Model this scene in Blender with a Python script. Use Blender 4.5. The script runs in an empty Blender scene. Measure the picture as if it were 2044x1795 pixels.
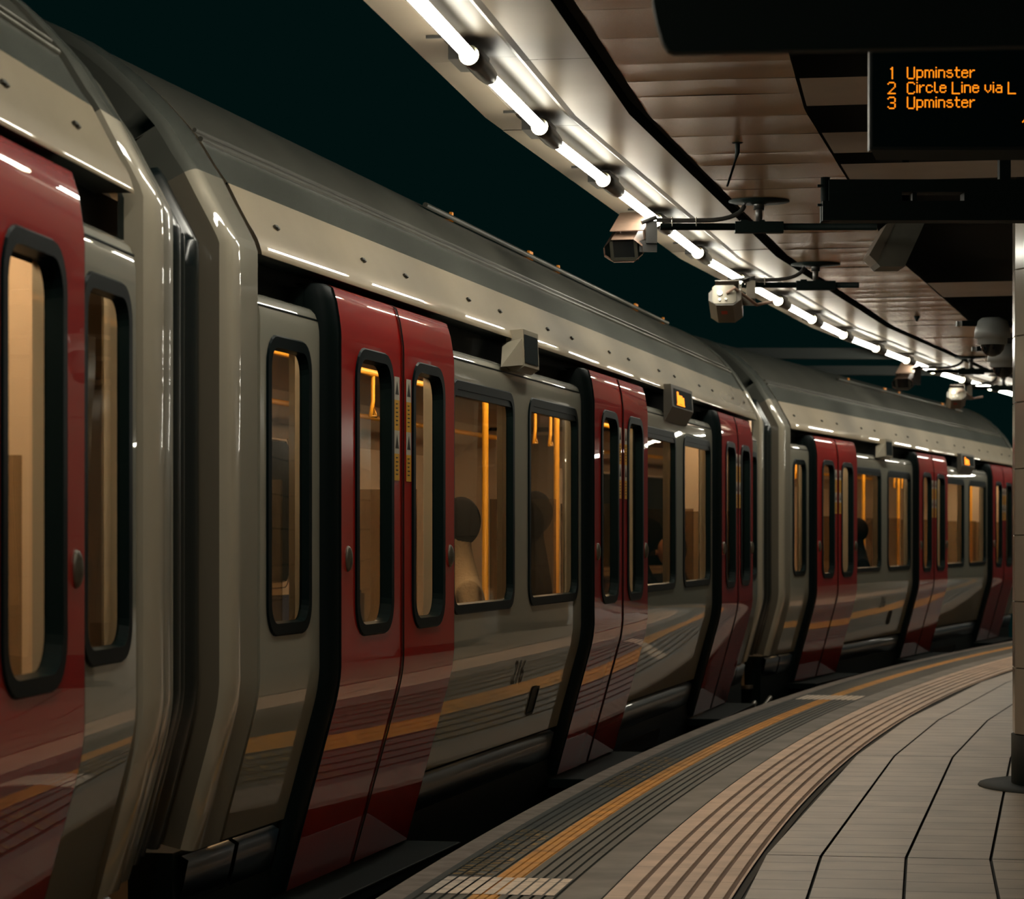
import bpy, bmesh, math, random
from mathutils import Vector, Matrix
random.seed(7)
PI = math.pi
SC = bpy.context.scene
COL = SC.collection

# ------------------------------------------------------------------ camera, world, exposure
CAMH = 1.33
FPX = 5391.0
cam_d = bpy.data.cameras.new('camera'); cam = bpy.data.objects.new('camera', cam_d); COL.objects.link(cam)
cam.location = (0, 0, CAMH); cam.rotation_euler = (PI/2, 0, 0)
cam_d.sensor_width = 36; cam_d.lens = 36*FPX/2044
cam_d.shift_y = (1074-897.5)/2044
cam_d.clip_end = 300
cam_d.dof.use_dof = True; cam_d.dof.focus_distance = 12.2; cam_d.dof.aperture_fstop = 6.0
SC.camera = cam
w = bpy.data.worlds.new('world'); SC.world = w; w.use_nodes = True
w.node_tree.nodes['Background'].inputs[0].default_value = (0.0008, 0.0072, 0.0066, 1)
w.node_tree.nodes['Background'].inputs[1].default_value = 0.7
SC.view_settings.view_transform = 'Standard'; SC.view_settings.look = 'None'
SC.view_settings.gamma = 1; SC.view_settings.use_curve_mapping = False
SC.view_settings.exposure = 0.04
try:
    SC.cycles.max_bounces = 8; SC.cycles.sample_clamp_indirect = 4; SC.cycles.caustics_reflective = False
    SC.cycles.caustics_refractive = False; SC.cycles.use_denoising = True
except Exception: pass

TUBE_E = 40.0
SALOON_E = 22.0

# ------------------------------------------------------------------ geometry of the curved station
CX, CY, R = 114.2448678, -8.68959456, 116.258
def PL(a, o, z=0.0):            # arc length a, distance o inwards from the platform edge, world height z
    f = a/R
    return Vector((CX-(R-o)*math.cos(f), CY+(R-o)*math.sin(f), z))
def heading(a): f = a/R; return Vector((math.sin(f), math.cos(f), 0))
def inward(a): f = a/R; return Vector((math.cos(f), -math.sin(f), 0))
def pix(x, y, Y): return Vector(((x-1022)*Y/FPX, Y, CAMH+(1074-y)*Y/FPX))

# ------------------------------------------------------------------ materials
def mat(name, col, rough=.5, metal=0., spec=.5, emit=None, es=0., coat=0., bump=None, noise=None):
    m = bpy.data.materials.new(name); m.use_nodes = True
    nt = m.node_tree; b = nt.nodes['Principled BSDF']
    b.inputs['Base Color'].default_value = (*col, 1); b.inputs['Roughness'].default_value = rough
    b.inputs['Metallic'].default_value = metal; b.inputs['Specular IOR Level'].default_value = spec
    if coat: b.inputs['Coat Weight'].default_value = coat; b.inputs['Coat Roughness'].default_value = .012; b.inputs['Coat IOR'].default_value = 1.62
    if emit: b.inputs['Emission Color'].default_value = (*emit, 1); b.inputs['Emission Strength'].default_value = es
    tc = nt.nodes.new('ShaderNodeTexCoord')
    if noise:                       # (scale, amount, detail): wear in the surface colour
        n = nt.nodes.new('ShaderNodeTexNoise'); n.inputs['Scale'].default_value = noise[0]
        n.inputs['Detail'].default_value = noise[2] if len(noise) > 2 else 5
        nt.links.new(tc.outputs['Object'], n.inputs['Vector'])
        r = nt.nodes.new('ShaderNodeMapRange'); r.inputs['From Min'].default_value = .3; r.inputs['From Max'].default_value = .7
        r.inputs['To Min'].default_value = 1-noise[1]; r.inputs['To Max'].default_value = 1+noise[1]*.5
        nt.links.new(n.outputs['Fac'], r.inputs['Value'])
        x = nt.nodes.new('ShaderNodeMix'); x.data_type = 'RGBA'; x.blend_type = 'MULTIPLY'; x.inputs['Factor'].default_value = 1
        x.inputs['A'].default_value = (*col, 1); nt.links.new(r.outputs['Result'], x.inputs['B'])
        nt.links.new(x.outputs['Result'], b.inputs['Base Color'])
    if bump:                        # (scale xyz or number, strength, distance)
        n = nt.nodes.new('ShaderNodeTexNoise'); n.inputs['Detail'].default_value = 2
        sc = bump[0]
        if isinstance(sc, tuple):
            mp = nt.nodes.new('ShaderNodeMapping'); mp.inputs['Scale'].default_value = sc
            nt.links.new(tc.outputs['Object'], mp.inputs['Vector']); nt.links.new(mp.outputs['Vector'], n.inputs['Vector'])
            n.inputs['Scale'].default_value = 1
        else:
            n.inputs['Scale'].default_value = sc; nt.links.new(tc.outputs['Object'], n.inputs['Vector'])
        bp = nt.nodes.new('ShaderNodeBump'); bp.inputs['Strength'].default_value = bump[1]; bp.inputs['Distance'].default_value = bump[2]
        nt.links.new(n.outputs['Fac'], bp.inputs['Height']); nt.links.new(bp.outputs['Normal'], b.inputs['Normal'])
    return m
def glass_mat(name, tint, ior=1.9):
    m = bpy.data.materials.new(name); m.use_nodes = True; nt = m.node_tree; nt.nodes.clear()
    out = nt.nodes.new('ShaderNodeOutputMaterial'); mx = nt.nodes.new('ShaderNodeMixShader')
    t = nt.nodes.new('ShaderNodeBsdfTransparent'); t.inputs[0].default_value = (*tint, 1)
    g = nt.nodes.new('ShaderNodeBsdfGlossy'); g.inputs['Roughness'].default_value = 0.004
    g.inputs[0].default_value = (.55, .54, .48, 1)
    fr = nt.nodes.new('ShaderNodeFresnel'); fr.inputs['IOR'].default_value = ior
    n = nt.nodes.new('ShaderNodeTexNoise'); n.inputs['Scale'].default_value = 2.2; n.inputs['Detail'].default_value = 1
    bp = nt.nodes.new('ShaderNodeBump'); bp.inputs['Strength'].default_value = .25; bp.inputs['Distance'].default_value = .004
    tc = nt.nodes.new('ShaderNodeTexCoord'); nt.links.new(tc.outputs['Object'], n.inputs['Vector'])
    nt.links.new(n.outputs['Fac'], bp.inputs['Height']); nt.links.new(bp.outputs['Normal'], g.inputs['Normal'])
    nt.links.new(fr.outputs[0], mx.inputs[0]); nt.links.new(t.outputs[0], mx.inputs[1]); nt.links.new(g.outputs[0], mx.inputs[2])
    nt.links.new(mx.outputs[0], out.inputs[0]); return m

M = dict(
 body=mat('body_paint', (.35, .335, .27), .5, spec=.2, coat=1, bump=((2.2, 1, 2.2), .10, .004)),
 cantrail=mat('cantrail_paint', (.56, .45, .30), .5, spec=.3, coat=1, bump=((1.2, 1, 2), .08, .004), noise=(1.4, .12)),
 roof=mat('roof_paint', (.15, .145, .12), .34, metal=.3, noise=(1.6, .25)),
 roofband=mat('roof_band_paint', (.17, .175, .15), .25, metal=.4, noise=(1.2, .2)),
 endframe=mat('end_frame_paint', (.47, .42, .32), .5, spec=.2, coat=1),
 red=mat('door_paint', (.47, .010, .006), .5, spec=.15, coat=1, bump=((2.4, 1, 2.0), .10, .004)),
 rubber=mat('black_rubber', (.003, .0075, .0075), .5, spec=.1),
 black=mat('black_paint', (.002, .0065, .006), .6, spec=.12),
 frame=mat('window_rubber', (.003, .008, .009), .35, spec=.04),
 blue=mat('skirt_paint', (.010, .024, .040), .35, coat=.25),
 steel=mat('brushed_steel', (.42, .40, .36), .32, metal=1, bump=((2, 2, 30), .2, .002)),
 endface=mat('end_face_baked_shade', (.16, .135, .095), .4, coat=.5),  # shade of the collar's side face put into its colour
 flange=mat('gangway_flange_paint', (.30, .28, .22), .3, coat=.7),
 bellows=mat('bellows_rubber', (.010, .016, .016), .25, spec=.6),
 zinc=mat('galvanised_steel', (.33, .31, .27), .28, metal=.9),
 handle=mat('handle_metal', (.13, .115, .085), .35, metal=.4),
 sill=mat('tread_metal', (.05, .055, .05), .4, metal=.6),
 liner=mat('saloon_lining', (.62, .50, .36), .5),
 linfloor=mat('saloon_floor', (.12, .10, .08), .5),
 moq=mat('seat_cloth', (.03, .045, .09), .9),
 pole=mat('yellow_pole', (.85, .42, .03), .35),
 glass=glass_mat('window_glass', (.72, .66, .56)),
 tube=mat('tube_glow', (1, 1, 1), .5, emit=(.97, .93, .79), es=TUBE_E),
 holder=mat('lamp_holder_plastic', (.025, .024, .022), .32),
 ring=mat('lamp_ring', (.45, .42, .3), .3, metal=.7),
 ceilA=mat('soffit_sheet', (.34, .28, .20), .33, metal=.5, noise=(.9, .18), bump=(1.3, .2, .015)),
 unlit_top=mat('tube_unlit_top', (.35, .33, .30), .5),  # invented unlit top of the tube, keeps direct light off the tray
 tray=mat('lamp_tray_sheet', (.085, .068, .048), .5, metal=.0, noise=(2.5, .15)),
 slat=mat('ceiling_slat_metal', (.50, .32, .175), .27, metal=.75, noise=(1.2, .15)),
 slatb=mat('ceiling_panel_paint', (.28, .21, .14), .4, metal=.3, noise=(1.5, .25)),
 void=mat('void_black', (.008, .010, .009), .9),
 coping=mat('coping_stone', (.30, .245, .20), .75, noise=(9, .3), bump=(30, .5, .004)),
 tact=mat('dark_tactile_paving', (.040, .047, .038), .55, noise=(5, .35)),
 yellow=mat('yellow_line_paint', (.60, .27, .022), .6, noise=(7, .35)),
 white=mat('white_paint', (.80, .70, .58), .7, noise=(16, .3)),
 plain=mat('grey_concrete', (.13, .125, .112), .55, noise=(2.5, .6)),
 beige=mat('beige_corduroy_paving', (.66, .51, .40), .6, noise=(4, .22)),
 beigedark=mat('corduroy_groove', (.15, .095, .07), .8),  # darker brown for the corduroy grooves and slab joints
 jointm=mat('floor_joint', (.03, .03, .027), .9),
 worn=mat('worn_yellow_paint', (.30, .19, .04), .6, noise=(22, .5)),
 tile=mat('column_tile', (.30, .255, .20), .16, noise=(2, .15)),
 grout=mat('dark_grout', (.01, .012, .011), .7),
 gloss=mat('display_glass', (.002, .008, .009), .5, spec=.02),
 dispf=mat('display_case', (.004, .008, .008), .45, spec=.3),
 led=mat('amber_led', (0, 0, 0), .5, emit=(1.0, .25, .008), es=1.7),
 leddim=mat('amber_led_glow', (0, 0, 0), .5, emit=(.5, .10, .004), es=.55),
 camh=mat('camera_case_paint', (.20, .13, .095), .4, noise=(30, .15)),
 camg=mat('camera_case_grey', (.11, .095, .075), .4),
 camface=mat('camera_faceplate', (.04, .04, .03), .5),
 dome=mat('dome_white', (.28, .30, .29), .4),
 smoke=mat('dome_smoked', (.01, .012, .013), .1),
 box=mat('speaker_grey', (.09, .09, .075), .6, noise=(5, .3)),
 redlab=mat('red_label', (.4, .05, .03), .6),
 yel=mat('yellow_label', (.75, .38, .03), .5),
 wht=mat('white_label', (.6, .55, .45), .5),
 dark=mat('dark_ink', (.03, .028, .02), .6),
 orange=mat('orange_marker', (.8, .28, .02), .5, emit=(1, .3, .02), es=.15),
 skin=mat('skin', (.42, .22, .14), .55),
 hair=mat('dark_hair', (.005, .004, .004), .9, spec=.05),
 coat_dark=mat('dark_coat', (.006, .008, .012), .9, spec=.05),
 coat_tan=mat('tan_knit', (.32, .24, .14), .95, bump=(60, .6, .01)),
 bed=mat('track_ballast', (.012, .014, .013), .95, noise=(8, .4), bump=(14, 1, .06)),
 wallt=mat('platform_wall_tile', (.50, .42, .31), .25),
)
# wall tiles: brick pattern in the surface of the wall, metre sized from the object's own UV
def tile_material(name, col, grout, tw, th, rough, mortar=.006, jit=.12):
    m = bpy.data.materials.new(name); m.use_nodes = True; nt = m.node_tree; b = nt.nodes['Principled BSDF']
    uv = nt.nodes.new('ShaderNodeUVMap'); br = nt.nodes.new('ShaderNodeTexBrick')
    br.offset = 0; br.squash = 1; br.inputs['Scale'].default_value = 1
    br.inputs['Brick Width'].default_value = tw; br.inputs['Row Height'].default_value = th
    br.inputs['Mortar Size'].default_value = mortar; br.inputs['Mortar Smooth'].default_value = .2; br.inputs['Bias'].default_value = 0
    c2 = tuple(c*(1-jit) for c in col)
    br.inputs['Color1'].default_value = (*col, 1); br.inputs['Color2'].default_value = (*c2, 1); br.inputs['Mortar'].default_value = (*grout, 1)
    n = nt.nodes.new('ShaderNodeTexNoise'); n.inputs['Scale'].default_value = 3; n.inputs['Detail'].default_value = 6
    tc = nt.nodes.new('ShaderNodeTexCoord'); nt.links.new(tc.outputs['Object'], n.inputs['Vector'])
    r = nt.nodes.new('ShaderNodeMapRange'); r.inputs['From Min'].default_value = .3; r.inputs['From Max'].default_value = .7
    r.inputs['To Min'].default_value = .75; r.inputs['To Max'].default_value = 1.1
    nt.links.new(n.outputs['Fac'], r.inputs['Value'])
    x = nt.nodes.new('ShaderNodeMix'); x.data_type = 'RGBA'; x.blend_type = 'MULTIPLY'; x.inputs['Factor'].default_value = 1
    nt.links.new(uv.outputs[0], br.inputs['Vector']); nt.links.new(br.outputs['Color'], x.inputs['A']); nt.links.new(r.outputs[0], x.inputs['B'])
    nt.links.new(x.outputs['Result'], b.inputs['Base Color']); b.inputs['Roughness'].default_value = rough
    bp = nt.nodes.new('ShaderNodeBump'); bp.inputs['Strength'].default_value = .5; bp.inputs['Distance'].default_value = .004; bp.invert = True
    nt.links.new(br.outputs['Fac'], bp.inputs['Height']); nt.links.new(bp.outputs['Normal'], b.inputs['Normal'])
    return m
M['floor'] = tile_material('platform_floor_tile', (.40, .345, .275), (.11, .09, .07), .29, 10., .42, .008, .12)
M['wallt'] = tile_material('platform_wall_tile', (.36, .30, .22), (.08, .07, .05), .6, .354, .25, .008, .06)

# ------------------------------------------------------------------ helpers
def obj(name, bm, m, parent=None, smooth=False):
    me = bpy.data.meshes.new(name)
    if smooth:
        for f in bm.faces: f.smooth = True
    bm.to_mesh(me); bm.free()
    o = bpy.data.objects.new(name, me); COL.objects.link(o)
    for mm in (m if isinstance(m, (list, tuple)) else [m]): me.materials.append(mm)
    if parent is not None: o.parent = parent
    return o
def tag(o, label=None, cat=None, group=None, kind=None):
    if label: o['label'] = label
    if cat: o['category'] = cat
    if group: o['group'] = group
    if kind: o['kind'] = kind
    return o
def empty(name, loc, rz=0, label=None, cat=None, group=None):
    o = bpy.data.objects.new(name, None); COL.objects.link(o); o.location = loc; o.rotation_euler = (0, 0, rz)
    o.empty_display_size = .1
    tag(o, label, cat, group); return o
def copy_tree(o, parent=None):
    c = o.copy(); COL.objects.link(c); c.parent = parent
    for ch in list(o.children): copy_tree(ch, c)
    return c
def box(bm, x0, x1, y0, y1, z0, z1, mi=0, mtx=None):
    v = [bm.verts.new(p) for p in ((x0,y0,z0),(x1,y0,z0),(x1,y1,z0),(x0,y1,z0),(x0,y0,z1),(x1,y0,z1),(x1,y1,z1),(x0,y1,z1))]
    if mtx:
        for a in v: a.co = mtx @ a.co
    for q in ((0,3,2,1),(4,5,6,7),(0,1,5,4),(1,2,6,5),(2,3,7,6),(3,0,4,7)):
        f = bm.faces.new([v[i] for i in q]); f.material_index = mi
    return v
def bbox(name, dims, m, parent=None, bev=.005, mtx=None):     # bevelled box object
    bm = bmesh.new(); box(bm, *dims)
    if bev: bmesh.ops.bevel(bm, geom=bm.edges[:], offset=bev, segments=2, affect='EDGES', profile=.7)
    if mtx: bmesh.ops.transform(bm, matrix=mtx, verts=bm.verts)
    return obj(name, bm, m, parent)
def tube(bm, pts, rad, n=10, caps=True, mi=0, closed=False):
    rings = []; pts = [Vector(p) for p in pts]; k = len(pts)
    up = Vector((0, 0, 1))
    for i, p in enumerate(pts):
        d = (pts[min(i+1, k-1)]-pts[max(i-1, 0)]).normalized()
        ref = up if abs(d.z) < .95 else Vector((1, 0, 0))
        a = d.cross(ref).normalized(); b = d.cross(a)
        r = rad[i] if isinstance(rad, (list, tuple)) else rad
        rings.append([bm.verts.new(p+a*r*math.cos(t*2*PI/n)+b*r*math.sin(t*2*PI/n)) for t in range(n)])
    for i in range(k-1):
        for t in range(n):
            f = bm.faces.new((rings[i][t], rings[i][(t+1) % n], rings[i+1][(t+1) % n], rings[i+1][t])); f.material_index = mi; f.smooth = True
    if caps:
        for r, s in ((rings[0], 1), (rings[-1], -1)):
            f = bm.faces.new(r if s == 1 else r[::-1]); f.material_index = mi
def grid(bm, rows, mi=0, uvs=None, smooth=False):
    V = [[bm.verts.new(p) for p in r] for r in rows]
    lay = bm.loops.layers.uv.verify() if uvs else None
    for i in range(len(V)-1):
        for j in range(len(V[0])-1):
            f = bm.faces.new((V[i][j], V[i+1][j], V[i+1][j+1], V[i][j+1])); f.material_index = mi; f.smooth = smooth
            if uvs:
                for l, (a, b) in zip(f.loops, ((i, j), (i+1, j), (i+1, j+1), (i, j+1))): l[lay].uv = uvs[a][b]
    return V
def lathe(bm, prof, n=24, cx=0, cy=0, mi=0, smooth=True):
    rr = [[bm.verts.new((cx+r*math.cos(t*2*PI/n), cy+r*math.sin(t*2*PI/n), z)) for t in range(n)] for r, z in prof]
    for i in range(len(rr)-1):
        for t in range(n):
            f = bm.faces.new((rr[i][t], rr[i][(t+1) % n], rr[i+1][(t+1) % n], rr[i+1][t])); f.material_index = mi; f.smooth = smooth
    return rr
def rrect(s0, s1, z0, z1, r, n=6):
    p = []
    for cx, cz, a0 in ((s1-r, z1-r, 0), (s0+r, z1-r, 90), (s0+r, z0+r, 180), (s1-r, z0+r, 270)):
        for k in range(n+1):
            a = math.radians(a0+90*k/n); p.append((cx+r*math.cos(a), cz+r*math.sin(a)))
    return p                                     # counter-clockwise in (s, z)

# ------------------------------------------------------------------ setting: floor in strips that follow the curve
FV = [-3.0, 3.0, 9.0, 15.0, 20.36, 25.72, 29.15, 34.5, 39.9, 45.2, 52, 60, 70, 82]   # where the straight slabs meet
FINE = [-3+.5*i for i in range(171)]
def strip(name, o0, o1, z, m, stations, kind='structure'):
    bm = bmesh.new()
    grid(bm, [[PL(a, o0, z), PL(a, o1, z)] for a in stations], uvs=[[(a, o0), (a, o1)] for a in stations])
    o = obj(name, bm, m); o['kind'] = kind; return o
def profile_strip(bm, prof, stations, mi=0):      # prof: (o, z, material index of the face that starts here)
    rows = [[PL(a, p[0], p[1]) for p in prof] for a in stations]
    V = [[bm.verts.new(p) for p in r] for r in rows]
    for i in range(len(V)-1):
        for j in range(len(prof)-1):
            f = bm.faces.new((V[i][j], V[i+1][j], V[i+1][j+1], V[i][j+1])); f.material_index = prof[j][2]
# main slab with tiles: columns of tiles between the joints
COLS = [1.318, 1.552, 1.904, 2.25, 2.60, 2.95, 3.30, 3.65, 4.0, 4.35, 4.6]
bm = bmesh.new(); lay = bm.loops.layers.uv.verify()
for i in range(len(FV)-1):
    a0, a1 = FV[i], FV[i+1]
    for j in range(len(COLS)-1):
        o0, o1 = COLS[j]+.0065, COLS[j+1]-.0065
        sh = random.uniform(0, .3)
        g = .009
        vs = [bm.verts.new(PL(a, o, 0)) for a, o in ((a0+g, o0), (a0+g, o1), (a1-g, o1), (a1-g, o0))]
        f = bm.faces.new(vs)
        for l, (a, o) in zip(f.loops, ((a0, o0), (a0, o1), (a1, o1), (a1, o0))): l[lay].uv = (a+sh, .5+o*.5)
bmesh.ops.recalc_face_normals(bm, faces=bm.faces)
for f in bm.faces:
    if f.normal.z < 0: f.normal_flip()
fl = obj('floor', bm, M['floor']); fl['kind'] = 'structure'
bm = bmesh.new(); grid(bm, [[PL(a, 1.25, -.012), PL(a, 4.6, -.012)] for a in FV])
o = obj('floor', bm, M['jointm']); o['kind'] = 'structure'
# coping stones and platform face
bm = bmesh.new()
profile_strip(bm, [(.06, -1.1, 1), (.0, -.09, 0), (-.012, -.05, 0), (-.008, -.012, 0), (.006, 0, 0), (.105, 0, 0)], FINE)
cop = obj('floor', bm, [M['coping'], M['void']]); cop['kind'] = 'structure'
# ribbed dark tactile band, yellow line, plain band, beige corduroy band
def ribs(o0, o1, n, gw, depth, base, groove, zb=0.0):
    w = (o1-o0)/n; out = []
    for k in range(n):
        a = o0+k*w
        out += [(a, zb, base), (a+w-gw, zb, base), (a+w-gw+.003, zb-depth, groove), (a+w-.003, zb-depth, base)]
    return out+[(o1, zb, base)]
bm = bmesh.new()
pr = ribs(.105, .335, 5, .013, .006, 0, 2) + ribs(.338, .443, 3, .009, .004, 1, 3)[0:] + ribs(.446, .662, 5, .013, .006, 0, 2) + [(.828, 0, 0)]
profile_strip(bm, pr, FINE)
M['tactgroove'] = mat('tactile_groove', (.012, .014, .012), .8); M['yelgroove'] = mat('yellow_groove', (.27, .12, .015), .7)
tc_ = obj('floor', bm, [M['tact'], M['yellow'], M['tactgroove'], M['yelgroove']]); tc_['kind'] = 'structure'
strip('floor', .665, .826, .0015, M['plain'], FINE)
bm = bmesh.new()
profile_strip(bm, [(.832, 0, 0)]+ribs(.86, 1.29, 6, .022, .006, 0, 1)+[(1.30, 0, 0)], FINE)
bd = obj('floor', bm, [M['beige'], M['beigedark']]); bd['kind'] = 'structure'
bm = bmesh.new(); grid(bm, [[PL(a, .82, -.008), PL(a, 1.33, -.008)] for a in FINE]); o = obj('floor', bm, M['jointm']); o['kind'] = 'structure'

# painted markings
def patch(bm, a0, a1, o0, o1, z, n=3, mi=0):
    grid(bm, [[PL(a0+(a1-a0)*i/n, o0, z), PL(a0+(a1-a0)*i/n, o1, z)] for i in range(n+1)], mi)
for k, (a0, a1, lab) in enumerate(((18.90, 19.40, 'white ribbed patch painted across the tactile band in the near foreground'), (31.35, 31.95, 'small distant white ribbed patch painted across the tactile band'))):
    bm = bmesh.new(); w = (.655-.150)/11
    for i in range(11): patch(bm, a0, a1, .150+i*w, .150+i*w+w-.010, .0025)
    tag(obj('painted_floor_marking', bm, M['white']), lab, 'floor marking')
# worn yellow lettering between coping and yellow line
def letter_patch(a_start, lab, h=.19, adv=.17):
    root = empty('painted_floor_lettering', PL(a_start, .2, 0), 0, lab, 'floor lettering')
    off = 0; w_ = (.335-.105)/5
    for text in ('MIND', 'THE', 'GAP'):
        cu = bpy.data.curves.new('t', 'FONT'); cu.body = text; cu.size = 1.0; cu.space_character = 1.1
        t = bpy.data.objects.new('t', cu); COL.objects.link(t)
        me = bpy.data.meshes.new_from_object(t.evaluated_get(bpy.context.evaluated_depsgraph_get())); bpy.data.objects.remove(t)
        xs = [v.co.x for v in me.vertices]; x0, x1 = min(xs), max(xs)
        bm = bmesh.new(); bm.from_mesh(me); bpy.data.meshes.remove(me)
        L = adv*len(text)
        for v in bm.verts:
            v.co = Vector((a_start+off+L*(v.co.x-x0)/(x1-x0), .315-h*max(0, min(1, v.co.y/.72)), 0))
        for k in range(5):                       # only the rib tops carry paint
            for oo in (.105+k*w_, .105+(k+1)*w_-.012):
                bmesh.ops.bisect_plane(bm, geom=bm.verts[:]+bm.edges[:]+bm.faces[:], plane_co=(0, oo, 0), plane_no=(0, 1, 0))
        kill = [f for f in bm.faces if ((f.calc_center_median().y-.105) % w_) > w_-.012 or random.random() < .12]
        bmesh.ops.delete(bm, geom=kill, context='FACES')
        for v in bm.verts: v.co = PL(v.co.x, v.co.y, .0022)-root.location
        for f in bm.faces:
            f.normal_update()
            if f.normal.z < 0: f.normal_flip()
        obj('painted_word', bm, M['worn'], root); off += L+adv*.5
letter_patch(19.48, 'worn yellow lettering on the tactile band just beyond the near white patch', adv=.15)
letter_patch(23.3, 'worn yellow lettering on the tactile band beside the middle door of the second car', adv=.18)
letter_patch(16.3, 'worn yellow lettering on the tactile band nearer than the white patch', adv=.18)
# end joints between dark slabs
bm = bmesh.new()
for a in [15.2+1.02*i for i in range(40)]: patch(bm, a, a+.007, .107, .66, .0028, 1)
j = obj('trim_1', bm, M['jointm']); j['kind'] = 'structure'
bm = bmesh.new()
for a in [15.5+.9*i for i in range(40)]:
    patch(bm, a, a+.005, .0, .104, .0012, 1); patch(bm, a+.3, a+.304, .834, 1.298, .0012, 1); patch(bm, a+.75, a+.754, .834, 1.298, .0012, 1)
j = obj('trim_2', bm, M['beigedark']); j['kind'] = 'structure'

# trackbed
bm = bmesh.new(); grid(bm, [[PL(a, -7, -1.15), PL(a, .2, -1.15)] for a in FV])
o = obj('floor', bm, M['bed']); o['kind'] = 'structure'
# platform wall on the right, seen only in reflections
bm = bmesh.new()
grid(bm, [[PL(a, 4.6, 0), PL(a, 4.6, 3.2)] for a in FV], uvs=[[(a, 0), (a, 3.2)] for a in FV])
wl = obj('wall_right', bm, M['wallt']); wl['kind'] = 'structure'

# ------------------------------------------------------------------ ceiling
ZC = CAMH+1.82
CVX = [20.52+6.03*k for k in range(-4, 11)]
def facet(a, o, z):               # ceiling sheets are straight between the CVX stations
    for i in range(len(CVX)-1):
        if CVX[i] <= a <= CVX[i+1]:
            t = (a-CVX[i])/(CVX[i+1]-CVX[i]); return PL(CVX[i], o, z).lerp(PL(CVX[i+1], o, z), t)
    return PL(a, o, z)
def ceil_band(name, prof, stations, m, gap=.006, seed=1):
    rnd = random.Random(seed); bm = bmesh.new()
    for i in range(len(stations)-1):
        a0, a1 = stations[i]+gap/2, stations[i+1]-gap/2
        brk = [a0]+[c for c in CVX if a0 < c < a1]+[a1]
        dz = rnd.uniform(-.0012, .0012)
        grid(bm, [[facet(a, o, z+dz) for o, z in prof] for a in brk])
    for f in bm.faces: f.normal_update()
    o = obj(name, bm, m); o['kind'] = 'structure'; return o
A0 = -3.4
TP = 1.743; T0 = 17.44-12*TP
SJ = [T0+TP*k-.05 for k in range(0, 50)]
SJ = [a for a in SJ if -3 < a < 80]
ceil_band('ceiling', [(.095, ZC+.07), (.095, ZC), (.235, ZC)], SJ, M['ceilA'])
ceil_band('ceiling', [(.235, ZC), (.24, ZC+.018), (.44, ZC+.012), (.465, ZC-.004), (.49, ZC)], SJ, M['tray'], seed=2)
ceil_band('ceiling', [(.49, ZC), (.722, ZC)], SJ[::2], M['ceilA'], seed=3)
# dark channel
bm = bmesh.new(); grid(bm, [[facet(a, .722, ZC), facet(a, .722, ZC+.06), facet(a, .800, ZC+.06), facet(a, .800, ZC)] for a in CVX if a < 82])
o = obj('ceiling', bm, M['black']); o['kind'] = 'structure'
# transverse metal slats, each slightly bowed
bm = bmesh.new(); rnd = random.Random(5); a = -3.0
while a < 80:
    wd = rnd.choice((.57, .58, .55, .39)) if a < 24 else rnd.choice((.55, .38, .30))
    t1, t2, bow = rnd.uniform(-.0022, .0022), rnd.uniform(-.002, .002), rnd.uniform(-.001, .0022)
    rows = []
    for k in range(7):
        u = k/6; aa = a+.002+(wd-.004)*u
        zz = ZC+bow*(4*u*(1-u))+t1*(u-.5)
        rows.append([facet(aa, .80, zz), facet(aa, 1.13, zz+t2), facet(aa, 1.47, zz-t2*.5)])
    grid(bm, rows, smooth=True)
    a += wd
o = obj('ceiling', bm, M['slat']); o['kind'] = 'structure'
bm = bmesh.new(); grid(bm, [[facet(a, .80, ZC+.02), facet(a, 1.47, ZC+.02)] for a in CVX if a < 82])
o = obj('ceiling', bm, M['void']); o['kind'] = 'structure'
# cross panels beyond, with dark openings between
bm = bmesh.new()
for a0, a1 in ((8.2, 8.7), (16.2, 16.7), (19.72, 20.42), (21.2, 21.86), (22.25, 22.9), (28.6, 29.8), (33, 33.6), (36, 36.7), (40, 41), (46, 47), (52, 53)):
    grid(bm, [[facet(a0, 1.485, ZC-.002), facet(a0, 4.6, ZC-.002)], [facet(a1, 1.485, ZC-.002), facet(a1, 4.6, ZC-.002)]])
o = obj('ceiling', bm, M['slatb']); o['kind'] = 'structure'
bm = bmesh.new(); grid(bm, [[PL(a, .0, ZC+.55), PL(a, 4.6, ZC+.55)] for a in FV])
o = obj('ceiling', bm, M['void']); o['kind'] = 'structure'
bm = bmesh.new(); grid(bm, [[PL(a, 1.475, ZC+.55), PL(a, 1.475, ZC+.0)] for a in FV])
# small light fittings set in the cross panels (unlit)
for k, (a0, o0, lab) in enumerate(((20.36, 1.93, 'unlit rectangular fitting on the ceiling panel left of the display, upper one'), (21.22, 1.95, 'unlit rectangular fitting on the ceiling panel left of the display, lower one'))):
    bm = bmesh.new(); p = PL(a0, o0, ZC-.03)
    m4 = Matrix.Translation(p) @ Matrix.Rotation(-a0/R, 4, 'Z')
    box(bm, -.16, .36, -.05, .05, 0, .028, 0, m4)
    bmesh.ops.bevel(bm, geom=bm.edges[:], offset=.008, segments=2, affect='EDGES')
    tag(obj('ceiling_fitting', bm, M['slatb']), lab, 'light fitting')
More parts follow.
